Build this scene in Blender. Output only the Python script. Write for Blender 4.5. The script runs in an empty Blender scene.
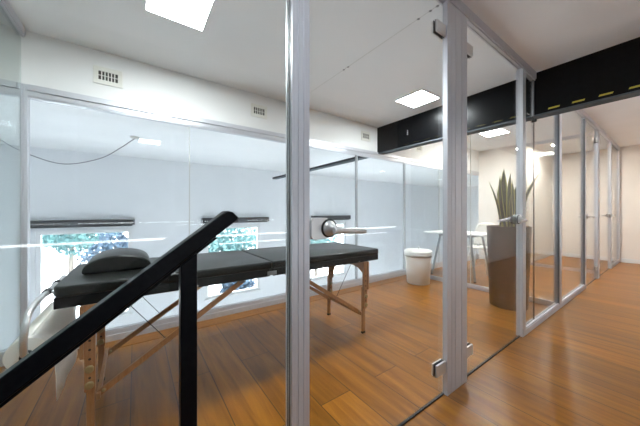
import bpy, bmesh, math, random
from mathutils import Vector, Matrix
random.seed(7)
S = bpy.context.scene
COL = S.collection

# ------------------------------------------------------------------ camera
cam_d = bpy.data.cameras.new('camera'); cam = bpy.data.objects.new('camera', cam_d); COL.objects.link(cam)
cam_d.sensor_width = 36.0
cam_d.lens = 259.5 / 640.0 * 36.0
cam_d.shift_y = -1.0 / 640.0
cam_d.clip_start = 0.02
cam.location = (0, 0, 1.1)
cam.rotation_euler = (math.radians(90), 0, -math.radians(90 - 54.5145))
S.camera = cam

# ------------------------------------------------------------------ world, sun, exposure
W = bpy.data.worlds.new('world'); S.world = W; W.use_nodes = True
bg = W.node_tree.nodes['Background']
bg.inputs['Color'].default_value = (0.86, 0.94, 1.0, 1)
bg.inputs['Strength'].default_value = 5.0
sun_d = bpy.data.lights.new('sun', 'SUN'); sun = bpy.data.objects.new('sun', sun_d); COL.objects.link(sun)
sun_d.energy = 8.5; sun_d.angle = math.radians(3)
sun.rotation_euler = (math.radians(-50), 0, math.radians(-8))
S.view_settings.view_transform = 'Standard'
S.view_settings.look = 'None'
S.view_settings.gamma = 1.0
S.view_settings.use_curve_mapping = False
S.view_settings.exposure = 0.95
S.cycles.transparent_max_bounces = 40
S.cycles.max_bounces = 14
S.cycles.diffuse_bounces = 6
S.cycles.glossy_bounces = 6
S.cycles.sample_clamp_indirect = 6.0
# strengths of the ceiling lamps, by room
ROOM_LAMP = 58.0
FAR_LAMP = 100.0
CORRIDOR_LAMP = 29.0
VOID_LAMP = 6.0

# ------------------------------------------------------------------ materials
def mat(name, color, rough=0.5, metal=0.0, spec=0.5, coat=0.0):
    m = bpy.data.materials.new(name); m.use_nodes = True
    b = m.node_tree.nodes['Principled BSDF']
    b.inputs['Base Color'].default_value = (*color, 1)
    b.inputs['Roughness'].default_value = rough
    b.inputs['Metallic'].default_value = metal
    b.inputs['Specular IOR Level'].default_value = spec
    b.inputs['Coat Weight'].default_value = coat
    return m

def noisy(name, c1, c2, scale=(1, 1, 1), nscale=8.0, rough=0.5, metal=0.0, bump=0.0, spec=0.5, detail=4.0, lo=0.35, hi=0.65):
    """two-tone noise material in object space"""
    m = mat(name, c1, rough, metal, spec); nt = m.node_tree; N = nt.nodes; L = nt.links
    b = N['Principled BSDF']
    tc = N.new('ShaderNodeTexCoord'); mp = N.new('ShaderNodeMapping')
    mp.inputs['Scale'].default_value = scale
    nz = N.new('ShaderNodeTexNoise'); nz.inputs['Scale'].default_value = nscale; nz.inputs['Detail'].default_value = detail
    cr = N.new('ShaderNodeValToRGB')
    cr.color_ramp.elements[0].position = lo; cr.color_ramp.elements[0].color = (*c1, 1)
    cr.color_ramp.elements[1].position = hi; cr.color_ramp.elements[1].color = (*c2, 1)
    L.new(tc.outputs['Object'], mp.inputs['Vector']); L.new(mp.outputs['Vector'], nz.inputs['Vector'])
    L.new(nz.outputs['Fac'], cr.inputs['Fac']); L.new(cr.outputs['Color'], b.inputs['Base Color'])
    if bump:
        bp = N.new('ShaderNodeBump'); bp.inputs['Strength'].default_value = bump; bp.inputs['Distance'].default_value = 0.004
        L.new(nz.outputs['Fac'], bp.inputs['Height']); L.new(bp.outputs['Normal'], b.inputs['Normal'])
    return m

def glass_mat(name, tint, f0=0.032, rough=0.0):
    """clear pane: Schlick mix of see-through and mirror, the same on both faces"""
    m = bpy.data.materials.new(name); m.use_nodes = True; nt = m.node_tree; N = nt.nodes; L = nt.links
    N.remove(N['Principled BSDF'])
    out = N['Material Output']
    tr = N.new('ShaderNodeBsdfTransparent'); tr.inputs['Color'].default_value = (*tint, 1)
    gl = N.new('ShaderNodeBsdfGlossy'); gl.inputs['Roughness'].default_value = rough
    ge = N.new('ShaderNodeNewGeometry')
    dp = N.new('ShaderNodeVectorMath'); dp.operation = 'DOT_PRODUCT'
    L.new(ge.outputs['Normal'], dp.inputs[0]); L.new(ge.outputs['Incoming'], dp.inputs[1])
    ab = N.new('ShaderNodeMath'); ab.operation = 'ABSOLUTE'; L.new(dp.outputs['Value'], ab.inputs[0])
    om = N.new('ShaderNodeMath'); om.operation = 'SUBTRACT'; om.inputs[0].default_value = 1.0; L.new(ab.outputs[0], om.inputs[1])
    pw = N.new('ShaderNodeMath'); pw.operation = 'POWER'; pw.inputs[1].default_value = 5.0; L.new(om.outputs[0], pw.inputs[0])
    ma = N.new('ShaderNodeMath'); ma.operation = 'MULTIPLY_ADD'
    ma.inputs[1].default_value = 1 - f0; ma.inputs[2].default_value = f0; L.new(pw.outputs[0], ma.inputs[0])
    mx = N.new('ShaderNodeMixShader')
    L.new(ma.outputs[0], mx.inputs['Fac']); L.new(tr.outputs[0], mx.inputs[1]); L.new(gl.outputs[0], mx.inputs[2])
    L.new(mx.outputs[0], out.inputs['Surface'])
    return m

def emit(name, color, strength):
    m = bpy.data.materials.new(name); m.use_nodes = True; nt = m.node_tree
    nt.nodes.remove(nt.nodes['Principled BSDF'])
    e = nt.nodes.new('ShaderNodeEmission'); e.inputs['Color'].default_value = (*color, 1); e.inputs['Strength'].default_value = strength
    nt.links.new(e.outputs[0], nt.nodes['Material Output'].inputs['Surface'])
    return m

def plank_mat(name, rot, c_a, c_b, row=0.22, length=1.9, off=0.02):
    m = mat(name, c_a, 0.28, 0, 0.30); nt = m.node_tree; N = nt.nodes; L = nt.links; b = N['Principled BSDF']
    tc = N.new('ShaderNodeTexCoord'); sp = N.new('ShaderNodeSeparateXYZ'); L.new(tc.outputs['Object'], sp.inputs[0])
    ad = N.new('ShaderNodeMath'); ad.operation = 'ADD'; ad.inputs[1].default_value = off
    L.new(sp.outputs['X' if rot else 'Y'], ad.inputs[0])
    cb = N.new('ShaderNodeCombineXYZ'); L.new(sp.outputs['Y' if rot else 'X'], cb.inputs[0]); L.new(ad.outputs[0], cb.inputs[1])
    br = N.new('ShaderNodeTexBrick'); br.offset = 0.37; br.offset_frequency = 2
    br.inputs['Scale'].default_value = 1; br.inputs['Mortar Size'].default_value = 0.0022
    br.inputs['Brick Width'].default_value = length; br.inputs['Row Height'].default_value = row
    br.inputs['Color1'].default_value = (0, 0, 0, 1); br.inputs['Color2'].default_value = (1, 1, 1, 1); br.inputs['Mortar'].default_value = (0.5, 0.5, 0.5, 1)
    L.new(cb.outputs[0], br.inputs['Vector'])
    # grain: long streaks plus rings, shifted per plank
    mp = N.new('ShaderNodeMapping'); mp.inputs['Scale'].default_value = (1.3, 15, 1)
    L.new(cb.outputs[0], mp.inputs['Vector'])
    sh = N.new('ShaderNodeVectorMath'); sh.operation = 'MULTIPLY_ADD'; sh.inputs[1].default_value = (7, 13, 5)
    L.new(br.outputs['Color'], sh.inputs[0]); L.new(mp.outputs['Vector'], sh.inputs[2])
    nz = N.new('ShaderNodeTexNoise'); nz.inputs['Scale'].default_value = 1.5; nz.inputs['Detail'].default_value = 6; nz.inputs['Distortion'].default_value = 0.6
    L.new(sh.outputs[0], nz.inputs['Vector'])
    cr = N.new('ShaderNodeValToRGB')
    cr.color_ramp.elements[0].position = 0.30; cr.color_ramp.elements[0].color = (*c_b, 1)
    cr.color_ramp.elements[1].position = 0.68; cr.color_ramp.elements[1].color = (*c_a, 1)
    L.new(nz.outputs['Fac'], cr.inputs['Fac'])
    # plank to plank tone
    tone = N.new('ShaderNodeMapRange'); tone.inputs['To Min'].default_value = 0.78; tone.inputs['To Max'].default_value = 1.14
    L.new(br.outputs['Color'], tone.inputs['Value'])
    mu = N.new('ShaderNodeVectorMath'); mu.operation = 'SCALE'; L.new(cr.outputs['Color'], mu.inputs[0]); L.new(tone.outputs[0], mu.inputs['Scale'])
    mx = N.new('ShaderNodeMix'); mx.data_type = 'RGBA'
    mx.inputs[7].default_value = (0.035, 0.016, 0.008, 1)
    L.new(br.outputs['Fac'], mx.inputs[0]); L.new(mu.outputs[0], mx.inputs[6]); L.new(mx.outputs[2], b.inputs['Base Color'])
    rr = N.new('ShaderNodeMapRange'); rr.inputs['To Min'].default_value = 0.27; rr.inputs['To Max'].default_value = 0.36
    L.new(nz.outputs['Fac'], rr.inputs['Value']); L.new(rr.outputs[0], b.inputs['Roughness'])
    bp = N.new('ShaderNodeBump'); bp.inputs['Strength'].default_value = 0.04; bp.inputs['Distance'].default_value = 0.002
    L.new(nz.outputs['Fac'], bp.inputs['Height']); L.new(bp.outputs['Normal'], b.inputs['Normal'])
    return m

M = {}
M['wall'] = noisy('wall_paint', (0.80, 0.80, 0.79), (0.83, 0.83, 0.82), nscale=3, rough=0.7)
M['wall_warm'] = noisy('warm_wall_paint', (0.82, 0.78, 0.73), (0.85, 0.81, 0.76), nscale=3, rough=0.7)
M['wall_grey'] = noisy('grey_wall_paint', (0.30, 0.30, 0.31), (0.34, 0.34, 0.35), nscale=3, rough=0.7)
M['wall_taupe'] = noisy('taupe_wall_paint', (0.68, 0.65, 0.64), (0.72, 0.69, 0.68), nscale=3, rough=0.7)
M['wall_void'] = noisy('cool_wall_paint', (0.80, 0.82, 0.85), (0.83, 0.85, 0.88), nscale=3, rough=0.7)
M['ceiling'] = noisy('ceiling_paint', (0.83, 0.84, 0.85), (0.86, 0.87, 0.88), nscale=2, rough=0.8)
M['wood_floor'] = plank_mat('oak_floor', True, (0.315, 0.120, 0.0095), (0.180, 0.062, 0.005))
M['wood_border'] = plank_mat('oak_border', False, (0.315, 0.120, 0.0095), (0.180, 0.062, 0.005), off=-2.62)
M['stone'] = noisy('pale_stone', (0.72, 0.73, 0.74), (0.80, 0.81, 0.82), nscale=4, rough=0.6)
M['alu'] = noisy('brushed_aluminium', (0.57, 0.58, 0.62), (0.62, 0.63, 0.67), (60, 60, 1), 4, rough=0.42, metal=0.45)
M['mullion'] = mat('grey_mullion', (0.42, 0.44, 0.46), 0.4, 0.3)
M['alu_dark'] = mat('dark_aluminium', (0.22, 0.225, 0.24), 0.4, 0.7)
M['steel'] = mat('satin_steel', (0.66, 0.66, 0.66), 0.33, 0.65)
M['led'] = emit('led_line', (0.97, 0.98, 1.0), 7.0)
M['chrome'] = mat('chrome', (0.82, 0.82, 0.82), 0.1, 1.0)
M['black_rubber'] = mat('black_rubber', (0.012, 0.012, 0.013), 0.6)
M['black_steel'] = noisy('black_steel', (0.0015, 0.0016, 0.002), (0.0028, 0.003, 0.0038), nscale=20, rough=0.3, spec=0.2)
M['flange'] = noisy('grey_primer', (0.085, 0.10, 0.115), (0.11, 0.125, 0.14), nscale=20, rough=0.75, spec=0.15)
M['rail_black'] = noisy('black_painted_rail', (0.002, 0.0024, 0.004), (0.004, 0.0048, 0.0065), (3, 3, 3), 30, rough=0.35, spec=0.13)
M['yellow'] = mat('hazard_yellow', (0.45, 0.38, 0.04), 0.5)
M['vinyl'] = noisy('black_vinyl', (0.007, 0.008, 0.007), (0.012, 0.013, 0.011), nscale=60, rough=0.33, bump=0.05, spec=0.25)
M['rail_vinyl'] = mat('black_lacquer', (0.006, 0.0065, 0.007), 0.3, 0, 0.3)
M['beech'] = noisy('beech_wood', (0.44, 0.22, 0.095), (0.35, 0.16, 0.062), (30, 30, 3), 3, rough=0.45)
M['hole'] = mat('drilled_hole', (0.03, 0.018, 0.01), 0.8)
M['brass'] = mat('brass_knob', (0.42, 0.33, 0.17), 0.4, 0.6)
M['cable'] = mat('cable', (0.02, 0.02, 0.022), 0.5)
M['cable_grey'] = mat('grey_cable', (0.16, 0.17, 0.19), 0.5)
M['paper'] = noisy('paper', (0.86, 0.82, 0.74), (0.89, 0.85, 0.78), nscale=10, rough=0.85)
M['plastic_white'] = noisy('white_plastic', (0.80, 0.80, 0.76), (0.83, 0.83, 0.80), nscale=6, rough=0.35)
M['plastic_grey'] = mat('grey_plastic', (0.55, 0.55, 0.52), 0.4)
M['white_metal'] = mat('white_painted_metal', (0.82, 0.83, 0.84), 0.3)
M['grey_metal'] = mat('grey_metal', (0.30, 0.32, 0.33), 0.35, 0.5)
M['pot'] = noisy('dark_planter', (0.014, 0.010, 0.008), (0.024, 0.018, 0.015), (4, 4, 1), 14, rough=0.4, spec=0.15)
M['soil'] = noisy('soil', (0.02, 0.012, 0.008), (0.06, 0.04, 0.025), nscale=60, rough=0.95, bump=0.6)
M['leaf'] = noisy('snake_leaf', (0.007, 0.024, 0.006), (0.026, 0.050, 0.013), (3, 3, 26), 2.4, rough=0.4)
M['leaf_edge'] = mat('snake_leaf_edge', (0.34, 0.36, 0.075), 0.45)
M['blind'] = mat('charcoal_blind', (0.035, 0.038, 0.045), 0.5)
M['vent'] = noisy('vent_cream', (0.74, 0.73, 0.66), (0.78, 0.77, 0.71), nscale=8, rough=0.45)
M['vent_dark'] = mat('vent_hollow', (0.045, 0.042, 0.036), 0.8)
M['foliage'] = noisy('tree_foliage', (0.024, 0.090, 0.100), (0.095, 0.21, 0.20), nscale=2.2, rough=0.6)
M['foliage_blue'] = noisy('shrub_foliage', (0.015, 0.035, 0.070), (0.05, 0.095, 0.14), nscale=2.2, rough=0.6)
M['bark'] = noisy('bark', (0.10, 0.08, 0.07), (0.2, 0.17, 0.14), (8, 8, 1), 4, rough=0.9)
M['paving'] = noisy('pale_paving', (0.72, 0.73, 0.74), (0.80, 0.81, 0.81), nscale=0.7, rough=0.9)
M['glass'] = glass_mat('clear_glass', (0.975, 0.985, 0.982))
M['glass_side'] = glass_mat('side_glass', (0.89, 0.925, 0.915))
M['glass_window'] = glass_mat('window_glass', (0.985, 0.99, 0.995))
M['etch'] = mat('etched_white', (0.85, 0.87, 0.9), 0.5)
M['lamp_room'] = emit('lamp_room', (0.92, 0.98, 1.0), ROOM_LAMP)
M['lamp_far'] = emit('lamp_far', (1.0, 0.96, 0.89), FAR_LAMP)
M['lamp_spot'] = emit('lamp_spot', (1.0, 0.94, 0.86), 560.0)
M['lamp_corridor'] = emit('lamp_corridor', (0.83, 0.92, 1.0), CORRIDOR_LAMP)
M['lamp_void'] = emit('lamp_void', (0.93, 0.97, 1.0), VOID_LAMP)

# ------------------------------------------------------------------ helpers
def bx(bm, x0, x1, y0, y1, z0, z1, mi=0):
    vs = [bm.verts.new((x, y, z)) for z in (z0, z1) for x, y in ((x0, y0), (x1, y0), (x1, y1), (x0, y1))]
    for q in ((3, 2, 1, 0), (4, 5, 6, 7), (0, 1, 5, 4), (1, 2, 6, 5), (2, 3, 7, 6), (3, 0, 4, 7)):
        f = bm.faces.new([vs[i] for i in q]); f.material_index = mi
    return bm

def box(*a):
    return bx(bmesh.new(), *a)

def boxes(*bs):
    bm = bmesh.new()
    for b in bs: bx(bm, *b)
    return bm

def prism(pts, axis, a0, a1, bm=None):
    """extrude a 2D outline along an axis; axis 'x': pts=(y,z), 'y': pts=(x,z), 'z': pts=(x,y)"""
    bm = bm or bmesh.new()
    def P(p, a):
        return {'x': (a, p[0], p[1]), 'y': (p[0], a, p[1]), 'z': (p[0], p[1], a)}[axis]
    A = [bm.verts.new(P(p, a0)) for p in pts]; B = [bm.verts.new(P(p, a1)) for p in pts]
    n = len(pts); fs = [bm.faces.new(A), bm.faces.new(B[::-1])]
    for i in range(n):
        fs.append(bm.faces.new((A[i], B[i], B[(i + 1) % n], A[(i + 1) % n])))
    bmesh.ops.recalc_face_normals(bm, faces=fs)
    return bm

def tube(pts, r, n=10, bm=None, caps=True):
    bm = bm or bmesh.new()
    pts = [Vector(p) for p in pts]; rings = []
    rr = r if isinstance(r, (list, tuple)) else [r] * len(pts)
    up = None
    for i, p in enumerate(pts):
        d = (pts[min(i + 1, len(pts) - 1)] - pts[max(i - 1, 0)]).normalized()
        if up is None:
            up = Vector((0, 0, 1)) if abs(d.z) < 0.9 else Vector((1, 0, 0))
        s = d.cross(up).normalized(); up = s.cross(d).normalized()
        rings.append([bm.verts.new(p + (s * math.cos(2 * math.pi * k / n) + up * math.sin(2 * math.pi * k / n)) * rr[i]) for k in range(n)])
    fs = []
    for a, b in zip(rings, rings[1:]):
        for k in range(n):
            f = bm.faces.new((a[k], a[(k + 1) % n], b[(k + 1) % n], b[k])); f.smooth = True; fs.append(f)
    if caps:
        fs.append(bm.faces.new(rings[0][::-1])); fs.append(bm.faces.new(rings[-1]))
    bmesh.ops.recalc_face_normals(bm, faces=fs)
    return bm

def curve_pts(ctrl, n=8):
    """Catmull-Rom through the control points"""
    P = [Vector(c) for c in ctrl]; P = [2 * P[0] - P[1]] + P + [2 * P[-1] - P[-2]]; out = []
    for i in range(1, len(P) - 2):
        for k in range(n):
            t = k / n; a, b, c, d = P[i - 1], P[i], P[i + 1], P[i + 2]
            out.append(0.5 * ((2 * b) + (c - a) * t + (2 * a - 5 * b + 4 * c - d) * t * t + (3 * b - a - 3 * c + d) * t ** 3))
    out.append(P[-2]); return out

def lathe(profile, center, n=40, axis='z', bm=None, closed=False):
    """profile: list of (radius, height) turned about an axis through center"""
    bm = bm or bmesh.new(); cx, cy, cz = center; rings = []; fs = []
    for r, h in profile:
        ring = []
        for k in range(n):
            a = 2 * math.pi * k / n; c, s = r * math.cos(a), r * math.sin(a)
            ring.append(bm.verts.new({'z': (cx + c, cy + s, cz + h), 'y': (cx + c, cy + h, cz + s), 'x': (cx + h, cy + c, cz + s)}[axis]))
        rings.append(ring)
    for a, b in zip(rings, rings[1:]):
        for k in range(n):
            f = bm.faces.new((a[k], a[(k + 1) % n], b[(k + 1) % n], b[k])); f.smooth = True; fs.append(f)
    if closed:
        for k in range(n):
            a, b = rings[-1], rings[0]
            f = bm.faces.new((a[k], a[(k + 1) % n], b[(k + 1) % n], b[k])); f.smooth = True; fs.append(f)
    else:
        fs.append(bm.faces.new(rings[0])); fs.append(bm.faces.new(rings[-1]))
    bmesh.ops.recalc_face_normals(bm, faces=fs)
    return bm

def bar(p, q, w, t, bm=None, side=(0, 1, 0)):
    """a straight board from p to q; w across in the plane, t along side"""
    bm = bm or bmesh.new(); p, q = Vector(p), Vector(q); s = Vector(side).normalized()
    d = (q - p).normalized(); s = (s - d * s.dot(d)).normalized(); u = d.cross(s)
    A = [bm.verts.new(p + u * (w / 2 * i) + s * (t / 2 * j)) for i, j in ((-1, -1), (1, -1), (1, 1), (-1, 1))]
    B = [bm.verts.new(q + u * (w / 2 * i) + s * (t / 2 * j)) for i, j in ((-1, -1), (1, -1), (1, 1), (-1, 1))]
    fs = [bm.faces.new(A), bm.faces.new(B[::-1])] + [bm.faces.new((A[i], B[i], B[(i + 1) % 4], A[(i + 1) % 4])) for i in range(4)]
    bmesh.ops.recalc_face_normals(bm, faces=fs)
    return bm

def worig(o):
    v = Vector((0, 0, 0))
    while o is not None:
        v += o.location; o = o.parent
    return v

def obj(name, bm, m, parent=None, bevel=0.0, segs=2, smooth=False, world=False):
    """link a bmesh given in world coordinates as one mesh object"""
    me = bpy.data.meshes.new(name); o = bpy.data.objects.new(name, me); COL.objects.link(o)
    if parent is not None:
        o.parent = parent; base = worig(parent)
    elif world:
        base = Vector((0, 0, 0))
    else:
        xs = [v.co for v in bm.verts]
        base = Vector(((min(v.x for v in xs) + max(v.x for v in xs)) / 2, (min(v.y for v in xs) + max(v.y for v in xs)) / 2, min(v.z for v in xs)))
        o.location = base
    for v in bm.verts: v.co -= base
    bm.to_mesh(me); bm.free()
    for mm in (m if isinstance(m, (list, tuple)) else [m]):
        me.materials.append(M[mm])
    if smooth:
        for p in me.polygons: p.use_smooth = True
    if bevel:
        b = o.modifiers.new('bevel', 'BEVEL'); b.width = bevel; b.segments = segs; b.limit_method = 'ANGLE'; b.angle_limit = math.radians(40)
    return o

def tag(o, label, cat, group=None):
    o['label'] = label; o['category'] = cat
    if group: o['group'] = group
    return o

def thing(name, label, cat, loc, group=None):
    o = bpy.data.objects.new(name, None); COL.objects.link(o); o.location = loc; o.empty_display_size = 0.1
    return tag(o, label, cat, group)

def struct(name, bm=None, m=None, loc=(0, 0, 0), **k):
    if bm is None:
        o = bpy.data.objects.new(name, None); COL.objects.link(o); o.location = loc; o.empty_display_size = 0.1
    else:
        o = obj(name, bm, m, world=True, **k)
    o['kind'] = 'structure'
    return o

def plabel(o, text):
    o['label'] = text; return o

def dup(root, loc, label=None, group=None):
    r = root.copy(); COL.objects.link(r); r.location = loc
    if label: r['label'] = label
    if group: r['group'] = group
    for ch in list(root.children):
        c = ch.copy(); COL.objects.link(c); c.parent = r
        for g in list(ch.children):
            d = g.copy(); COL.objects.link(d); d.parent = c
    return r

# ------------------------------------------------------------------ dimensions
YA0, YA1, YG = 0.82, 0.87, 0.845        # corridor glass wall: front and back of the profiles, glass centre
YB0, YB1, YBG = 2.82, 2.88, 2.85        # glass wall towards the tall hall behind
H1, H2 = 2.44, 2.53                     # ceilings before and beyond the black beam
XL = -0.68                              # glass wall on the left
XP, XQ = 3.97, 6.67                     # cross walls of the middle room
XE = 8.70                               # end of the corridor
YH = 7.80                               # far wall of the hall
YW = -0.76                              # corridor wall behind the camera
ZD = -2.60                              # floor of the hall, one storey down
HX0, HX1 = -4.2, 14.5

# ------------------------------------------------------------------ the setting
floor = boxes((0.0, XE + 0.1, YW, YA1, -0.2, 0.0), (-1.7, XE + 0.1, YA1, 2.94, -0.2, 0.0), (-3.2, 0.0, YW, -0.36, -0.2, 0.0))
struct('floor', floor, 'wood_floor')
struct('trim_1', box(-0.62, 3.9, 2.655, 2.82, 0.0, 0.003), 'wood_border')
struct('floor_lower', boxes((HX0 - .1, HX1 + .1, 2.7, YH + .2, ZD - .15, ZD), (-3.4, 0.3, -0.9, 0.95, ZD - .15, ZD)), 'stone')
struct('ceiling_near', box(-3.3, 3.14, -0.88, 2.82, H1, H1 + 0.2), 'ceiling')
struct('ceiling_far', box(3.25, XE + 0.1, -0.88, 2.82, H2, H2 + 0.11), 'ceiling')
struct('ceiling_rear', box(HX0 - .1, HX1 + .1, 2.94, YH + .2, H1, H1 + 0.2), 'ceiling')
# upper wall over the rear glazing, with the gap the beam passes through
struct('wall_rear', boxes((-1.7, 3.125, YB0, 2.94, 2.045, H1 + .2), (3.265, 9.0, YB0, 2.94, 2.045, H2 + .11), (3.125, 3.265, YB0, 2.94, 2.45, 2.64)), 'wall')
struct('wall_end', box(XE, XE + 0.12, -0.88, 2.0, 0, H2 + .11), 'wall_warm')
struct('baseboard_end', box(XE - 0.014, XE, YW, 0.80, 0, 0.085), 'white_metal', bevel=0.003)
struct('wall_back', box(3.2, XE + 0.1, -0.88, YW, ZD, H2 + .11), 'wall_taupe')
struct('wall_back_stairs', box(-3.3, 3.2, -0.88, YW, ZD, H2 + .11), 'wall_grey')
struct('wall_stairwell', boxes((-3.42, -3.3, -0.88, 0.95, ZD, H1 + .2), (-3.3, XL - .05, YA0, YA1, ZD, H1), (XL - .05, 0.0, YA0, YA1, ZD, -0.2), (0.0, 0.12, YW, YA1, ZD, -0.2)), 'wall')
struct('wall_left', box(-1.8, -1.7, 0.87, 2.94, 0, H1 + .2), 'wall')
struct('wall_far_room', boxes((XQ - .05, XQ + .05, 1.95, YB0, 0, H2), (XQ + .05, XE, 1.95, 2.05, 0, H2)), 'wall_warm')
struct('baseboard_far_room', boxes((XQ + .05, XE - .014, 1.936, 1.95, 0, 0.085), (XE - .014, XE, 0.87, 1.95, 0, 0.085), (XQ - .064, XQ - .05, 1.95, 2.80, 0, 0.085)), 'white_metal')
# stairs going down to the left of the camera
st = bmesh.new()
for i in range(9):
    bx(st, -0.27 * (i + 1), -0.27 * i, -0.34, 0.79, -0.2 * (i + 1) - 0.12, -0.2 * (i + 1))
struct('stairs', st, 'wood_floor')

# far wall of the hall with its windows and the added low openings
WIN = [(-1.68, -0.06), (1.62, 3.22), (5.08, 6.82)]
WZ0, WZ1 = -1.36, 0.69
fw = bmesh.new()
bx(fw, HX0, HX1, YH, YH + .2, WZ1, H1 + .2); bx(fw, HX0, 7.4, YH, YH + .2, ZD - .1, WZ0)
LOW_ADDED = [(7.6, 10.2), (10.8, 13.6)]; LZ0, LZ1 = ZD + .06, -1.78      # unseen openings added so sun off the floor brightens the hall wall
for a, b in ((7.4, 7.6), (10.2, 10.8), (13.6, HX1)): bx(fw, a, b, YH, YH + .2, ZD - .1, WZ0)
for a, b in LOW_ADDED: bx(fw, a, b, YH, YH + .2, ZD - .1, LZ0); bx(fw, a, b, YH, YH + .2, LZ1, WZ0)
xs = [HX0] + [v for w in WIN for v in w] + [HX1]
for a, b in zip(xs[::2], xs[1::2]): bx(fw, a, b, YH, YH + .2, WZ0, WZ1)
struct('wall_hall', fw, 'wall_void')
struct('wall_hall_side', boxes((HX0 - .12, HX0, 2.7, YH + .2, ZD, H1 + .2), (HX1, HX1 + .12, 2.7, YH + .2, ZD, H1 + .2)), 'wall_void')
struct('wall_below_floor', boxes((HX0, HX1, 2.84, 2.94, ZD, -0.2), (9.0, HX1, 2.84, 2.94, -0.2, H1 + .2), (HX0, -1.8, 2.84, 2.94, -0.2, H1 + .2)), 'wall_void')
for i, (a, b, WZ0, WZ1) in enumerate([(a, b, WZ0, WZ1) for a, b in WIN] + [(a, b, LZ0, LZ1) for a, b in LOW_ADDED]):  # the last two are unseen openings added to let sun in
    w = struct('window_%d' % (i + 1), loc=((a + b) / 2, YH, WZ0))
    f = bmesh.new(); t = 0.075
    bx(f, a, b, YH + .02, YH + .1, WZ1 - t, WZ1); bx(f, a, b, YH + .02, YH + .1, WZ0, WZ0 + t)
    bx(f, a, a + t, YH + .02, YH + .1, WZ0 + t, WZ1 - t); bx(f, b - t, b, YH + .02, YH + .1, WZ0 + t, WZ1 - t)
    obj('window_frame', f, 'white_metal', w, bevel=0.006)
    obj('window_pane', box(a + t, b - t, YH + .055, YH + .065, WZ0 + t, WZ1 - t), 'glass_window', w)
    obj('window_sill', box(a - .03, b + .03, YH - .03, YH + .02, WZ0 - .035, WZ0), 'white_metal', w, bevel=0.006)

# ------------------------------------------------------------------ aluminium framed glass walls
def grooved(x0, x1, y0, y1, z0, z1, grooves, g=0.004, d=0.004):
    """profile standing from z0 to z1 whose front and back faces carry thin vertical grooves"""
    pts = [(x0, y0)]
    for q in grooves: pts += [(x0 + q - g / 2, y0), (x0 + q - g / 2, y0 + d), (x0 + q + g / 2, y0 + d), (x0 + q + g / 2, y0)]
    pts += [(x1, y0), (x1, y1)]
    for q in reversed(grooves): pts += [(x0 + q + g / 2, y1), (x0 + q + g / 2, y1 - d), (x0 + q - g / 2, y1 - d), (x0 + q - g / 2, y1)]
    pts += [(x0, y1)]
    return prism(pts, 'z', z0, z1)

TR1, TR2 = H1 - 0.075, H2 - 0.075       # undersides of the head rails
RB = 0.06                               # height of the floor rail
A = struct('wall_front', loc=(1.5, YG, 0))
for x0, x1, z1, gr in [(XL - .04, XL + .035, TR1, [.037]), (0.462, 0.536, TR1, [.024, .048]), (1.52, 1.76, TR1, [.05, .09, .17]),
                       (2.772, 2.842, TR1, [.034]), (3.93, 4.02, TR2, [.045]), (5.24, 5.31, TR2, [.035]),
                       (6.19, 6.33, TR2, [.05, .09]), (7.51, 7.58, TR2, [.035]), (8.64, XE - .001, TR2, [.03])]:
    obj('post', grooved(x0, x1, YA0, YA1 - (.02 if x1 - x0 > .2 else 0), 0, z1, gr), 'alu', A)
obj('beam_edge_strip', box(3.119, 3.129, YG - .009, YG + .009, 2.02, TR1), 'alu_dark', A, bevel=.002)
for x0, x1, za, zb in [(XL - .04, 3.130, TR1, H1), (3.265, XE - .001, TR2, H2)]:
    obj('head_rail', boxes((x0, x1, YA0, YA1, za + .012, zb), (x0, x1, YA0 + .008, YG - .008, za, za + .012), (x0, x1, YG + .008, YA1 - .008, za, za + .012)), 'alu', A)
for x0, x1 in [(XL + .035, 0.462), (2.842, 3.93), (4.02, 5.24), (7.58, 8.64)]:
    obj('floor_rail', boxes((x0, x1, YA0, YA1, 0.0, RB - .012), (x0, x1, YA0 + .006, YG - .008, RB - .012, RB), (x0, x1, YG + .008, YA1 - .006, RB - .012, RB)), 'alu', A)
g0, g1 = YG - .005, YG + .005
def pane(parent, x0, x1, z0, z1):
    return obj('glass_pane', box(x0, x1, g0, g1, z0, z1), 'glass', parent)
pane(A, XL + .036, 0.461, RB, TR1 - .001)
pane(A, 2.843, 3.144, RB, 2.015)
obj('glass_pane', box(2.843, 3.117, g0, g1, 2.016, TR1 - .001), 'glass', A)
obj('glass_pane', prism([(3.148, RB), (3.929, RB), (3.929, TR2 - .001), (3.27, TR2 - .001), (3.27, 2.015), (3.148, 2.015)], 'y', g0, g1), 'glass', A)
pane(A, 4.021, 5.239, RB, TR2 - .001)
pane(A, 7.581, 8.639, RB, TR2 - .001)
for x in (0.4592, 2.8403):
    obj('gasket', boxes((x + .0012, x + .0023, g0 - .004, g0 - .0002, RB, TR1 - .003), (x + .0012, x + .0023, g1 + .0002, g1 + .004, RB, TR1 - .003)), 'black_rubber', A)
for x0 in (3.93, 5.24): obj('side_shade_strip', box(x0 - .0012, x0 - .0001, YA0 + .003, g0 - .0005, RB, TR2 - .02), 'alu_dark', A)  # dark strips put the shade of these side faces into colour
obj('joint', box(3.1454, 3.1468, g0, g1, RB, 2.012), 'black_rubber', A)
plabel(obj('joint_clamp', lathe([(0.013, -.022), (0.016, -.018), (0.016, .018), (0.013, .022)], (3.146, YG, 1.985), 16, 'y'), 'black_rubber', A), 'black clamp on the glass joint under the beam')

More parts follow.
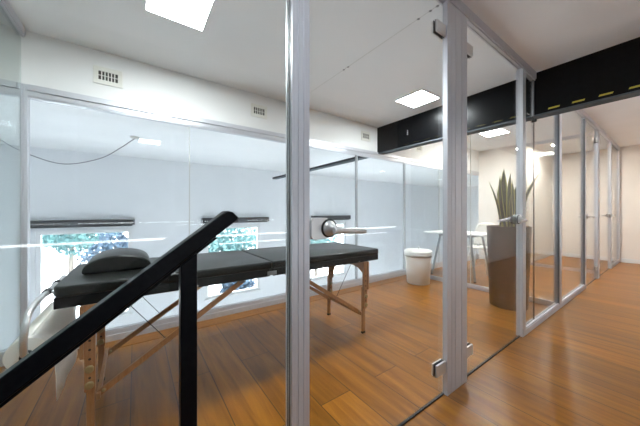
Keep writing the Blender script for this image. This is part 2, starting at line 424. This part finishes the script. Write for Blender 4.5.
def make_door(n, x0, x1, ztop, hinge_side, lever_dir):
    d = struct('door_%d' % n, loc=((x0 + x1) / 2, YG, 0))
    a, b = x0 + .004, x1 - .004
    pane(d, a, b, 0.010, ztop - .006)
    obj('bottom_seal', box(a, b, YG - .006, YG + .006, 0.001, 0.009), 'black_rubber', d)
    for z in (0.14, ztop - 0.215):
        hx = (a, a + .095) if hinge_side < 0 else (b - .095, b)
        hb = boxes((hx[0], hx[1], g0 - .013, g0 - .001, z, z + .068), (hx[0], hx[1], g1 + .001, g1 + .013, z, z + .068))
        h = obj('hinge', hb, 'steel', d, bevel=.002)
        obj('hinge_gasket', boxes((hx[0] - .002, hx[1] + .002, g0 - .0012, g0 - .0002, z - .004, z + .070), (hx[0] - .002, hx[1] + .002, g1 + .0002, g1 + .0012, z - .004, z + .070)), 'black_rubber', h)
    s = -hinge_side                     # side of the handle
    ex = a if hinge_side > 0 else b     # free edge
    hxm = ex - s * 0.092                # spindle
    z = 1.035
    pts = []
    w, hh, r = 0.043, 0.042, 0.016
    cx = ex - s * 0.052
    for qx, qz, a0 in ((1, 1, 0), (-1, 1, 90), (-1, -1, 180), (1, -1, 270)):
        for k in range(5):
            t = math.radians(a0 + 22.5 * k); pts.append((cx + qx * (w - r) + r * math.cos(t), z + qz * (hh - r) + r * math.sin(t)))
    lk = prism(pts, 'y', g0 - .014, g0 - .0005); prism(pts, 'y', g1 + .0005, g1 + .014, lk)
    lock = obj('lock_case', lk, 'steel', d, bevel=.002)
    for sd in (-1, 1):
        y0 = g0 - .014 if sd < 0 else g1 + .014
        h = obj('door_handle', lathe([(.031, 0), (.031, sd * .009), (.027, sd * .011), (.022, sd * .016), (.016, sd * .030), (.0125, sd * .040), (.0125, sd * .052)], (hxm, y0 + sd * .0002, z), 28, 'y'), 'steel', lock)
        L = lever_dir * 0.148
        yb = y0 + sd * .050
        lv = tube(curve_pts([(hxm - lever_dir * .014, yb, z - .006), (hxm + lever_dir * .02, yb + sd * .004, z - .007), (hxm + L * .5, yb + sd * .006, z - .010), (hxm + L, yb + sd * .004, z - .013)], 5), [.0135] * 5 + [.0115] * 11, 14)
        plabel(obj('lever', lv, 'steel', lock), 'satin steel lever')
        obj('rosette_ring', lathe([(.0315, 0), (.037, 0), (.037, sd * .006), (.0315, sd * .006)], (hxm, y0, z), 28, 'y', closed=True), 'black_rubber', lock)
    return d
make_door(1, 0.536, 1.52, TR1, 1, 1)
make_door(2, 1.76, 2.772, TR1, -1, -1)
make_door(3, 5.31, 6.19, TR2, 1, 1)
make_door(4, 6.33, 7.51, TR2, -1, -1)

# rear glazing towards the hall
B = struct('wall_rear_glazing', loc=(2.5, YBG, 0))
bg0, bg1 = YBG - .005, YBG + .005
jx = [-1.7, -0.668, 0.44, 1.57, 2.70, 3.845, 4.96, 6.09, 7.22, 8.95]
for k, x in enumerate(jx):
    if k in (0, 1, 9): obj('post', grooved(x - .02, x + .02, YB0, YB1, 0, 2.045, [.02]), 'alu', B)
    elif k in (4, 5): obj('mullion', box(x - .012, x + .012, YBG - .02, YBG + .02, 0.10, 1.95), 'mullion', B, bevel=.003)
    else: obj('joint', box(x - .004, x + .004, bg0, bg1, 0.10, 1.95), 'plastic_grey', B)
for (a, wa), (b, wb) in zip([(x, {0: .02, 1: .02, 4: .012, 5: .012, 9: .02}.get(k, .004)) for k, x in enumerate(jx)][:-1], [(x, {0: .02, 1: .02, 4: .012, 5: .012, 9: .02}.get(k, .004)) for k, x in enumerate(jx)][1:]):
    obj('glass_pane', box(a + wa + .0005, b - wb - .0005, bg0, bg1, 0.1005, 1.9495), 'glass', B)
for a, b in ((-1.68, -0.688), (-0.648, 8.93)):
    obj('head_rail', boxes((a, b, YB0 - .012, YB1, 2.00, 2.044), (a, b, YB0, YB1, 1.962, 2.00), (a, b, YB0 + .006, YBG - .008, 1.95, 1.962), (a, b, YBG + .008, YB1 - .006, 1.95, 1.962)), 'alu', B)
    obj('floor_rail', boxes((a, b, YB0 - .004, YB1, 0.0, 0.055), (a, b, YB0 + .004, YB1 - .004, 0.055, 0.088), (a, b, YB0 + .008, YBG - .008, 0.088, 0.10), (a, b, YBG + .008, YB1 - .008, 0.088, 0.10)), 'alu', B)

# cross walls of glass: left of the massage room, between the rooms, and beyond the middle room
def cross_wall(name, x, y0, y1, zt, posts=(), rail=.055, gm='glass'):
    r = struct(name, loc=(x, (y0 + y1) / 2, 0))
    obj('head_rail', boxes((x - .025, x + .025, y0, y1, zt - .048, zt), (x - .019, x - .007, y0, y1, zt - .06, zt - .048), (x + .007, x + .019, y0, y1, zt - .06, zt - .048)), 'alu', r)
    obj('floor_rail', boxes((x - .025, x + .025, y0, y1, 0, rail - .012), (x - .02, x - .007, y0, y1, rail - .012, rail), (x + .007, x + .02, y0, y1, rail - .012, rail)), 'alu', r)
    ys = [y0] + list(posts) + [y1]
    for p in posts: obj('joint', box(x - .005, x + .005, p - .004, p + .004, rail, zt - .06), 'plastic_grey', r)
    for a, b in zip(ys, ys[1:]):
        obj('glass_pane', box(x - .005, x + .005, a + .0045, b - .0045, rail + .0005, zt - .0605), gm, r)
    return r
cross_wall('wall_left_glass', XL, YA1 + .001, YB0 - .014, H1, gm='glass_side')
cross_wall('wall_middle_glass', XP, YA1 + .001, YB0 - .014, H2, posts=(1.8,))
cross_wall('wall_far_glass', XQ, YA1 + .001, 1.949, H2)

# ------------------------------------------------------------------ black steel beam with hazard tape
bt = thing('steel_beam', 'long black steel beam crossing under the ceiling and through the glass wall', 'beam', (3.195, 0.8, 2.02))
obj('web', box(3.14, 3.25, YW, YB0 + .12, 2.036, H1), 'black_steel', bt, bevel=.003)
obj('bottom_flange', box(3.134, 3.256, YW, 6.7, 2.02, 2.035), 'flange', bt, bevel=.003)
obj('hall_reflection_bar', box(3.14, 3.25, 2.941, 6.7, 2.036, 2.07), 'black_steel', bt)  # past the rear glass, bar and flange stand in for the beam's reflection
tape = bmesh.new()
y = 0.737
while y > -0.6:
    prism([(y, 2.058), (y - .078, 2.058), (y - .084, 2.072), (y - .006, 2.072)], 'x', 3.1375, 3.1397, tape); y -= 0.162
plabel(obj('hazard_tape', tape, 'yellow', bt), 'row of yellow hazard dashes along the lower edge')
for z in (2.20, 2.225, 2.25):
    obj('bolt', lathe([(.008, 0), (.008, -.004), (.004, -.006)], (3.1398, 2.27, z), 12, 'x'), 'steel', bt)

# seam with screw dots in the ceiling over the massage room
sm = box(1.598, 1.602, 0.9, 2.6, H1 - .0008, H1 - .0001)
seam = struct('trim_2', sm, 'plastic_grey')
for y in (1.86, 1.80, 1.07, 0.98, 0.93):
    obj('screw', lathe([(.010, 0), (.010, -.002), (.005, -.003)], (1.602, y, H1 - .0001), 10, 'z'), 'alu_dark', seam)

# ------------------------------------------------------------------ ceiling lamps
def panel_light(x, y, z, label, m, s=.34, group=None):
    t = thing('ceiling_light', label, 'ceiling light', (x, y, z - .012), group)
    h = s / 2
    f = bmesh.new()
    for a in ((x - h - .012, x + h + .012, y - h - .012, y - h), (x - h - .012, x + h + .012, y + h, y + h + .012), (x - h - .012, x - h, y - h, y + h), (x + h, x + h + .012, y - h, y + h)):
        bx(f, *a, z - .012, z - .0005)
    obj('frame', f, 'white_metal', t)
    obj('diffuser', box(x - h, x + h, y - h, y + h, z - .010, z - .001), m, t)
    return t
M['lamp_end_added'] = emit('lamp_end_added', (1.0, 0.94, 0.93), 70.0)  # lamp added out of view to brighten the end of the corridor
G1 = 'square panel lights in the ceilings'
panel_light(0.23, 1.88, H1, 'glowing square ceiling panel at the top left above the massage table', 'lamp_room', group=G1)
panel_light(2.72, 1.83, H1, 'glowing square ceiling panel just in front of the black beam', 'lamp_room', group=G1)
panel_light(5.26, 1.98, H2, 'glowing square ceiling panel in the room behind the beam, above the planter', 'lamp_far', group=G1)
panel_light(7.25, 1.56, H2, 'small square ceiling lamp in the last room along the corridor', 'lamp_spot', s=.13)
panel_light(0.23, -0.19, H1, 'square ceiling panel over the near corridor, behind the viewer', 'lamp_corridor', group=G1)
panel_light(4.1, -0.45, H2, 'square ceiling panel over the far corridor beyond the beam', 'lamp_corridor', group=G1)
panel_light(7.05, -0.45, H2, 'small added ceiling lamp, out of view, brightening the corridor end', 'lamp_end_added', s=.15)
def round_light(x, y, label):
    t = thing('round_ceiling_light', label, 'ceiling light', (x, y, H1 - .05), 'round lamps of the hall')
    obj('rim', lathe([(.15, -.03), (.165, -.03), (.165, -.0005), (.15, -.0005)], (x, y, H1), 32, 'z', closed=True), 'white_metal', t)
    obj('diffuser', lathe([(.05, -.045), (.12, -.04), (.148, -.028), (.148, -.002)], (x, y, H1), 32), 'lamp_void', t)
round_light(-2.05, 5.75, 'round white ceiling lamp at the left end of the hall')

# two thin light lines on the corridor wall opposite the glass, mirrored in the panes
ll = thing('linear_wall_light', 'pair of thin glowing light lines on the corridor wall opposite the glass', 'wall light', (1.2, YW, .80))
obj('housing', boxes((-1.0, 3.1, YW + .0005, YW + .016, .872, .898), (0.60, 2.9, YW + .0005, YW + .016, .803, .821)), 'white_metal', ll)
obj('light_line', box(-.98, 3.08, YW + .0162, YW + .019, .877, .893), 'led', ll)
obj('light_line', box(0.62, 2.88, YW + .0162, YW + .019, .807, .817), 'led', ll)

# hanging cable in the hall
cb = thing('ceiling_cable', 'thin grey cable drooping from a ceiling rose in the hall', 'cable', (0.0, 5.7, H1))
obj('ceiling_rose', lathe([(.075, -.001), (.075, -.012), (.05, -.03), (.02, -.035)], (0.0, 5.7, H1), 24), 'plastic_grey', cb)
obj('cord', tube(curve_pts([(0.0, 5.7, H1 - .03), (-.06, 5.7, 2.36), (-.213, 5.7, 2.21), (-.479, 5.7, 2.0), (-.904, 5.7, 1.861), (-1.284, 5.7, 1.96), (-1.578, 5.7, 2.14), (-1.9, 5.7, H1 - .002)], 8), .006, 8), 'cable_grey', cb)

# ------------------------------------------------------------------ vents on the upper wall
def make_vent(x, z, label):
    t = thing('wall_vent', label, 'vent', (x, YB0, z), 'vents on the upper rear wall')
    w, h = .097, .072; iw, ih = .064, .036; y = YB0
    f = bmesh.new()
    bx(f, x - w, x + w, y - .008, y - .0005, z - h, z - ih); bx(f, x - w, x + w, y - .008, y - .0005, z + ih, z + h)
    bx(f, x - w, x - iw, y - .008, y - .0005, z - ih, z + ih); bx(f, x + iw, x + w, y - .008, y - .0005, z - ih, z + ih)
    obj('frame', f, 'vent', t, bevel=.0015)
    obj('backing', box(x - iw, x + iw, y - .002, y - .0006, z - ih, z + ih), 'vent_dark', t)
    g = bmesh.new()
    for k in range(1, 6): bx(g, x - iw + k * iw / 3 - .0035, x - iw + k * iw / 3 + .0035, y - .006, y - .002, z - ih, z + ih)
    bx(g, x - iw, x + iw, y - .0065, y - .0025, z - .002, z + .002)
    obj('grille', g, 'vent', t)
    return t
v0 = make_vent(-0.183, 2.238, 'cream air vent at the left end of the upper rear wall')
dup(v0, (1.155, YB0, 2.25), 'small cream air vent on the upper rear wall beside the near tall post')
dup(v0, (2.865, YB0, 2.255), 'small cream air vent right next to where the beam meets the wall')
dup(v0, (4.24, YB0, 2.27), 'small cream air vent on the wall beyond the beam')

# ------------------------------------------------------------------ hand rail in front
hr = thing('stair_handrail', 'black steel stair handrail sloping up in front of the glass', 'handrail', (0.108, 0.72, 0.0))
sl = 0.760
def rz(x): return 1.100 + sl * (x - 0.193)
xe, xs_ = 0.198, -2.25
n = Vector((-sl, 1)).normalized()
th = 0.0372
pr = [(xs_, rz(xs_)), (xe, rz(xe)), (xe + .016, rz(xe) - .004), (xe - n.x * th + .010, rz(xe) - n.y * th + .010), (xe - n.x * th, rz(xe) - n.y * th), (xs_ - n.x * th, rz(xs_) - n.y * th)]
obj('rail', prism(pr, 'y', 0.70, 0.742), 'rail_black', hr, bevel=.004)
pr2 = [(x - n.x * q, rz(x) - n.y * q) for x, q in ((xs_, th), (xe - .05, th), (xe - .05, th + .007), (xs_, th + .007))]
obj('under_strip', prism(pr2, 'y', 0.709, 0.733), 'rail_black', hr)
for x, zf in ((0.108, 0.0), (-1.215, -1.0)):
    zt = rz(x) - th / n.y - .004
    obj('post', prism([(x - .0185, zf), (x + .0185, zf), (x + .0185, zt + .0185 * sl), (x - .0185, zt - .0185 * sl)], 'y', 0.7025, 0.7395), 'rail_black', hr, bevel=.003)
    obj('base_plate', box(x - .045, x + .045, .678, .766, zf + .0002, zf + .008), 'rail_black', hr, bevel=.002)

# ------------------------------------------------------------------ massage table
TX0, TX1, TM, TY0, TY1, TZ = -0.31, 1.885, 0.78, 1.66, 2.35, 0.755
mt = thing('massage_table', 'black padded folding massage table on beech legs behind the glass', 'massage table', (TM, 2.0, 0))
def rrect(x0, x1, y0, y1, ra, rb, n=6):
    pts = []
    for cx, cy, r, a0 in ((x1 - rb, y1 - rb, rb, 0), (x0 + ra, y1 - ra, ra, 90), (x0 + ra, y0 + ra, ra, 180), (x1 - rb, y0 + rb, rb, 270)):
        for k in range(n + 1):
            t = math.radians(a0 + 90 * k / n); pts.append((cx + r * math.cos(t), cy + r * math.sin(t)))
    return pts
for x0, x1, ra, rb in ((TX0, TM - .003, .05, .012), (TM + .003, TX1, .012, .05)):
    p = obj('padded_top', prism(rrect(x0, x1, TY0, TY1, ra, rb), 'z', TZ - .050, TZ), 'vinyl', mt, bevel=.022, segs=4)
    for q in p.data.polygons: q.use_smooth = True
    fr = bmesh.new(); a, b = x0 + .006, x1 - .012
    if x0 > .5: a, b = x0 + .008, x1 - .02
    bx(fr, a, b, TY0 + .012, TY0 + .034, .652, TZ - .0505); bx(fr, a, b, TY1 - .034, TY1 - .012, .652, TZ - .0505)
    bx(fr, a, a + .022, TY0 + .034, TY1 - .034, .652, TZ - .0505); bx(fr, b - .022, b, TY0 + .034, TY1 - .034, .652, TZ - .0505)
    bx(fr, a + .022, b - .022, TY0 + .034, TY1 - .034, TZ - .060, TZ - .0505)
    obj('side_frame', fr, 'rail_vinyl', mt, bevel=.003)
for y in (TY0 + .0105, TY1 - .0105):
    obj('centre_hinge', box(TM - .035, TM + .035, y - .0015, y + .0015, .660, .688), 'grey_metal', mt, bevel=.001)
for x in (-.13, .30, 1.22, 1.62):
    obj('rivet', lathe([(.007, 0), (.007, -.003), (.003, -.005)], (x, TY0 + .0118, .662), 12, 'y'), 'chrome', mt)
FY, RY = 1.674, 2.185
def leg_set(x, d):
    """end frame: two telescopic legs, an arched gusset and a cross bar; d points to the table's middle"""
    for y, nm in ((FY, 'front'), (RY, 'rear')):
        up = obj('leg', box(x - .021, x + .021, y - .011, y + .011, .235, .6515), 'beech', mt, bevel=.003)
        for k in range(6):
            obj('adjustment_hole', lathe([(.0055, -.0008), (.0055, .0002)], (x, y - .0112, .30 + .045 * k), 12, 'y'), 'hole', up)
        lo = obj('leg_extension', box(x - .016, x + .016, y + .0115, y + .031, 0.018, .42), 'beech', up, bevel=.003)
        obj('rubber_foot', box(x - .018, x + .018, y + .0095, y + .033, 0.0005, .0178), 'black_rubber', up, bevel=.003)
        for z in (.268, .345):
            obj('knob', lathe([(.0045, .0), (.017, -.002), (.018, -.010), (.012, -.014)], (x, y - .0114, z), 18, 'y'), 'brass', up)
    arch = [(FY - .02, .651), (FY - .02, .40), (FY + .012, .40), (FY + .022, .48), (FY + .05, .535), (FY + .11, .575), (FY + .18, .59),
            (RY - .18, .59), (RY - .11, .575), (RY - .05, .535), (RY - .022, .48), (RY - .012, .40), (RY + .02, .40), (RY + .02, .651)]
    obj('arched_gusset', prism(arch, 'x', x - d * .0215, x - d * .036), 'beech', mt, bevel=.002)
    obj('cross_bar', bar((x + d * .03, FY + .012, .185), (x + d * .03, RY - .012, .205), .032, .016, side=(1, 0, 0)), 'beech', mt, bevel=.002)
    for y in (FY + .033, RY - .033):
        s = obj('strut', bar((x + d * .03, y, .19), (TM - d * .20, y, .64), .030, .016), 'beech', mt, bevel=.002)
        obj('strut_bracket', box(TM - d * .20 - .02, TM - d * .20 + .02, y - .010, y + .010, .632, .6515), 'alu_dark', s)
        obj('strut_bolt', lathe([(.008, 0), (.008, -.006), (.004, -.009)], (x + d * .05, y - .0085, .204), 12, 'y'), 'brass', s)
        f = .40
        px, pz = x + d * .03 + (TM - d * .20 - x - d * .03) * f, .19 + (.64 - .19) * f
        obj('cable', tube([(px, y, pz + .012), (x + d * .12, y + .01, .652)], .0022, 6), 'cable', mt)
leg_set(-0.178, 1); leg_set(1.69, -1)
# paper roll bracket at the head end
RX, RZ, RR = -0.382, 0.478, 0.072
br_ = obj('roll_bracket', tube(curve_pts([(-.352, 2.30, .50), (-.368, 2.345, .60), (-.368, 2.30, .685), (-.364, 2.15, .690), (-.364, 1.90, .692), (-.366, 1.66, .684), (-.368, 1.585, .645), (-.372, 1.572, .575), (-.378, 1.600, .51), (RX, 1.640, RZ + .005)], 6), .0125, 12), 'steel', mt)
for y in (1.88, 2.08):
    obj('bracket_clamp', tube([(-.364, y - .016, .692), (-.364, y + .016, .692)], .0175, 14), 'black_rubber', br_)
    obj('bracket_arm', tube([(-.352, y, .690), (TX0 + .025, y, .668)], .007, 10), 'steel', br_)
plabel(obj('roll_plug', lathe([(.020, 0), (.020, -.022), (.014, -.028)], (RX, 1.6595, RZ), 20, 'y'), 'black_rubber', br_), 'black plug holding the paper roll')

roll = thing('paper_roll', 'cream couch paper roll hanging on a bent tube at the table head', 'paper roll', (RX, 1.95, RZ - RR))
obj('roll', lathe([(.024, 1.661), (RR, 1.661), (RR, 2.29), (.024, 2.29)], (RX, 0, RZ), 48, 'y'), 'paper', roll, bevel=.002)
sh = bmesh.new(); rows = []
prof = [(RX + RR * math.cos(t) + .0012 * 1, RZ + RR * math.sin(t)) for t in [math.radians(a) for a in (88, 66, 44, 22, 4)]] + [(RX + RR + .004, .42), (RX + RR + .010, .34), (RX + RR + .012, .225)]
for i, (x, z) in enumerate(prof):
    k = max(0, i - 4) / 3
    rows.append([sh.verts.new((x + .0015 + .004 * math.sin(j * 1.3) * k, 1.69 + .56 * j / 8, z - (.035 * j / 8 * k))) for j in range(9)])
for a, b in zip(rows, rows[1:]):
    for j in range(8):
        f = sh.faces.new((a[j], a[j + 1], b[j + 1], b[j])); f.smooth = True
sho = obj('hanging_sheet', sh, 'paper', roll)
so = sho.modifiers.new('thickness', 'SOLIDIFY'); so.thickness = .0012; so.offset = 0

# half round cushion on the head end
bo = bmesh.new(); arc = []
for k in range(19):
    t = math.pi * k / 18
    arc.append((-0.078 + .163 * math.cos(t), TZ + .001 + .092 * max(0.0, math.sin(t)) ** 0.8))
prism(arc, 'y', 1.90, 2.30, bo)
bol = tag(obj('half_round_bolster', bo, 'vinyl', bevel=.014, segs=3), 'black vinyl half round bolster lying on the massage table', 'cushion')
for q in bol.data.polygons: q.use_smooth = True

# ------------------------------------------------------------------ waste bin
bnx, bny = 3.585, 2.40
wb = thing('waste_bin', 'white plastic waste bin with a flat lid standing by the rear glass', 'bin', (bnx, bny, 0))
obj('body', lathe([(.158, 0.001), (.166, .006), (.190, .40), (.196, .45), (.18, .45), (.155, .02)], (bnx, bny, 0), 48), 'plastic_white', wb)
plabel(obj('band', lathe([(.1955, .415), (.2005, .415), (.2035, .478), (.198, .478)], (bnx, bny, 0), 48, closed=True), 'plastic_grey', wb), 'grey band below the lid')
obj('lid', lathe([(.197, .452), (.206, .479), (.206, .497), (.190, .512), (.10, .520), (.0, .522)][:5] + [(.001, .522)], (bnx, bny, 0), 48), 'plastic_white', wb)
obj('handle', tube(curve_pts([(bnx - .06, bny - .05, .517), (bnx - .045, bny - .045, .545), (bnx + .02, bny, .556), (bnx + .075, bny + .045, .545), (bnx + .09, bny + .05, .517)], 5), .006, 10), 'plastic_white', wb)

# ------------------------------------------------------------------ planter with a snake plant
px, py = 3.575, 1.20
pl = thing('potted_snake_plant', 'upright snake plant with yellow edged leaves in a tall dark planter', 'potted plant', (px, py, 0))
obj('planter', lathe([(.178, .001), (.185, .006), (.216, .925), (.218, .935), (.204, .935), (.200, .87)], (px, py, 0), 56), 'pot', pl)
obj('soil', lathe([(.201, .872), (.196, .888), (.10, .895), (.001, .897)], (px, py, 0), 32), 'soil', pl)
rt = Vector((0.814, -0.581, 0)); fwv = Vector((0.581, 0.814, 0))
def blade(l0, f0, l1, f1, ztip, width, bend=0.0, twist=0.0):
    bm = bmesh.new(); n = 14; rings = []
    base = Vector((px, py, .885)) + rt * l0 + fwv * f0
    tip = Vector((px, py, ztip)) + rt * l1 + fwv * f1
    for i in range(n + 1):
        t = i / n
        c = base.lerp(tip, t); off = bend * 4 * t * (1 - t)
        c = c - rt * off
        w = width * (0.55 + 0.9 * t - 0.35 * t * t) * (1 - max(0, (t - .55) / .45) ** 2.2) * .5 + .0008
        a = twist + .5 * (t - .3); s = rt * math.cos(a) + fwv * math.sin(a); q = -rt * math.sin(a) + fwv * math.cos(a)
        th = .0022
        rings.append([bm.verts.new(c + s * (w * u) + q * (v * th + .22 * w * (1 - abs(u)) )) for u, v in ((-1, 0), (-.66, -1), (0, -1.3), (.66, -1), (1, 0), (.66, 1), (0, 1.3), (-.66, 1))])
    for a, b in zip(rings, rings[1:]):
        for k in range(8):
            f = bm.faces.new((a[k], a[(k + 1) % 8], b[(k + 1) % 8], b[k])); f.smooth = True
            f.material_index = 1 if k in (0, 3, 4, 7) else 0
    bm.faces.new(rings[0][::-1]); bm.faces.new(rings[-1])
    bmesh.ops.recalc_face_normals(bm, faces=bm.faces[:])
    return obj('leaf', bm, ['leaf', 'leaf_edge'], pl)
for a in [(-.09, .00, -.225, .0, 1.45, .050, -.035, .3), (-.06, -.05, -.125, -.04, 1.52, .080, .025, .2), (-.02, .03, -.03, .03, 1.615, .095, .01, -.2),
          (.0, -.06, .01, -.05, 1.47, .090, -.01, .3), (.04, .04, .055, .04, 1.56, .085, .01, .1), (.06, -.03, .085, .0, 1.40, .075, -.01, -.3),
          (-.04, .06, -.07, .09, 1.38, .070, .0, .5), (.10, -.02, .345, -.03, 1.56, .070, .055, .1), (.02, .08, .02, .12, 1.50, .075, .0, -.3),
          (-.02, -.09, -.04, -.10, 1.30, .070, .01, .2)]:
    blade(*a)

# ------------------------------------------------------------------ white table and chair in the middle room
dt = thing('white_table', 'white meeting table on splayed legs behind the inner glass', 'table', (4.57, 2.2, 0))
obj('tabletop', box(4.22, 4.92, 1.74, 2.72, .728, .752), 'white_metal', dt, bevel=.006, segs=3)
obj('apron', boxes((4.34, 4.80, 1.96, 1.99, .69, .7275), (4.34, 4.80, 2.47, 2.50, .69, .7275), (4.34, 4.37, 1.99, 2.47, .69, .7275), (4.77, 4.80, 1.99, 2.47, .69, .7275)), 'grey_metal', dt)
for x, xb in ((4.36, 4.29), (4.78, 4.85)):
    for y, yb in ((1.98, 1.88), (2.48, 2.60)):
        lg = obj('leg', bar((x, y, .70), (xb, yb, .012), .034, .018, side=(1, 0, 0)), 'grey_metal', dt, bevel=.003)
        obj('foot', lathe([(.018, .0005), (.020, .004), (.016, .014)], (xb, yb, 0), 14), 'black_rubber', lg)
ch = thing('white_chair', 'white shell chair on slim white legs behind the white table', 'chair', (5.14, 2.16, 0))
def shell(pts_fn, nu, nv, name, m, parent, thick):
    bm = bmesh.new(); g = [[bm.verts.new(pts_fn(i / nu, j / nv)) for j in range(nv + 1)] for i in range(nu + 1)]
    for i in range(nu):
        for j in range(nv):
            f = bm.faces.new((g[i][j], g[i + 1][j], g[i + 1][j + 1], g[i][j + 1])); f.smooth = True
    o = obj(name, bm, m, parent); s = o.modifiers.new('thickness', 'SOLIDIFY'); s.thickness = thick; s.offset = 0
    return o
def back(u, v):
    yy = (u - .5) * 2; z = .47 + .43 * v
    w = .21 * (1 - .28 * max(0, (v - .6) / .4) ** 2) * (0.9 + .1 * v)
    return (5.35 + .10 * v - .05 * (yy * yy), 2.16 + yy * w, z - .03 * yy * yy * v)
shell(back, 10, 10, 'backrest', 'plastic_white', ch, .012)
def seat(u, v):
    yy = (u - .5) * 2
    return (4.93 + .42 * v, 2.16 + yy * .215 * (.92 + .08 * v), .455 + .012 * yy * yy - .018 * math.sin(v * math.pi))
shell(seat, 10, 8, 'seat', 'plastic_white', ch, .014)
obj('seat_frame', boxes((4.99, 5.29, 2.03, 2.05, .415, .432), (4.99, 5.29, 2.27, 2.29, .415, .432), (5.13, 5.15, 2.05, 2.27, .415, .432)), 'white_metal', ch)
for sx in (-1, 1):
    for sy in (-1, 1):
        obj('leg', tube([(5.14 + sx * .13, 2.16 + sy * .12, .43), (5.14 + sx * .21, 2.16 + sy * .20, .001)], [.013, .010], 12), 'white_metal', ch)
for yb in (2.04, 2.26): obj('backrest_bracket', box(5.29, 5.33, yb, yb + .02, .42, .50), 'white_metal', ch)

# ------------------------------------------------------------------ roller blinds over the hall windows
def blind(x0, x1, z0, z1, label):
    t = thing('roller_blind', label, 'roller blind', ((x0 + x1) / 2, YH, z0), 'blinds over the hall windows')
    obj('cassette', box(x0 + .02, x1 - .02, YH - .13, YH - .001, z0 + .03, z1), 'blind', t, bevel=.008)
    obj('bottom_bar', box(x0 + .04, x1 - .05, YH - .10, YH - .075, z0 - .005, z0 + .0295), 'blind', t, bevel=.004)
    for a in (x0, x1 - .0195):
        obj('end_cap', box(a, a + .0195, YH - .135, YH - .001, z0 + .02, z1 + .004), 'alu_dark', t, bevel=.004)
blind(-1.77, 0.0, .77, .925, 'charcoal roller blind cassette above the leftmost hall window')
blind(1.49, 3.48, .785, .935, 'charcoal roller blind cassette above the hall window behind the handrail top')
blind(5.16, 6.97, .80, .965, 'charcoal roller blind cassette behind the near door handle')

# ------------------------------------------------------------------ outdoors beyond the windows
struct('ground', box(-25, 40, YH + .2, 60, ZD - .4, ZD - .2), 'paving')
def tree(x, y, zc, rx, rz_, n, m, label, name='garden_tree'):
    t = thing(name, label, 'tree', (x, y, ZD - .2), 'trees outside the hall windows')
    obj('trunk', tube([(x, y, ZD - .2), (x + .05, y, zc - rz_ * .4), (x - .03, y, zc + rz_ * .3)], [.11, .08, .03], 10), 'bark', t)
    bm = bmesh.new()
    for i in range(n):
        d = Vector((random.gauss(0, 1), random.gauss(0, 1), random.gauss(0, 1))).normalized()
        r = random.random() ** .4
        lump = .8 + .25 * math.sin(5 * d.x + x) * math.cos(4 * d.z)
        c = Vector((x + d.x * rx * r * lump, y + d.y * rx * r * lump, zc + d.z * rz_ * r * lump))
        a = Vector((random.gauss(0, 1), random.gauss(0, 1), random.gauss(0, 1))).normalized(); b = a.orthogonal().normalized()
        s = random.uniform(.07, .13)
        bm.faces.new([bm.verts.new(c + a * s), bm.verts.new(c + b * s * .5), bm.verts.new(c - a * s), bm.verts.new(c - b * s * .5)])
    obj('foliage', bm, m, t)
tree(-2.3, 15.5, 0.05, 1.9, 0.85, 2300, 'foliage', 'pale green tree outside, high in the leftmost hall window')
tree(-0.55, 12.5, -0.5, 1.15, 1.2, 1500, 'foliage_blue', 'blue green tree outside, right side of the leftmost hall window')
tree(3.6, 12.0, -0.55, 1.9, 1.5, 3200, 'foliage', 'dense teal tree outside the second hall window')
tree(8.6, 12.5, -0.6, 2.0, 1.5, 2600, 'foliage', 'teal tree outside the hall window behind the near door handle')
tree(2.9, 9.25, -1.5, .72, .6, 1100, 'foliage_blue', 'low blue green shrub outside, bottom of the second hall window', 'garden_shrub')
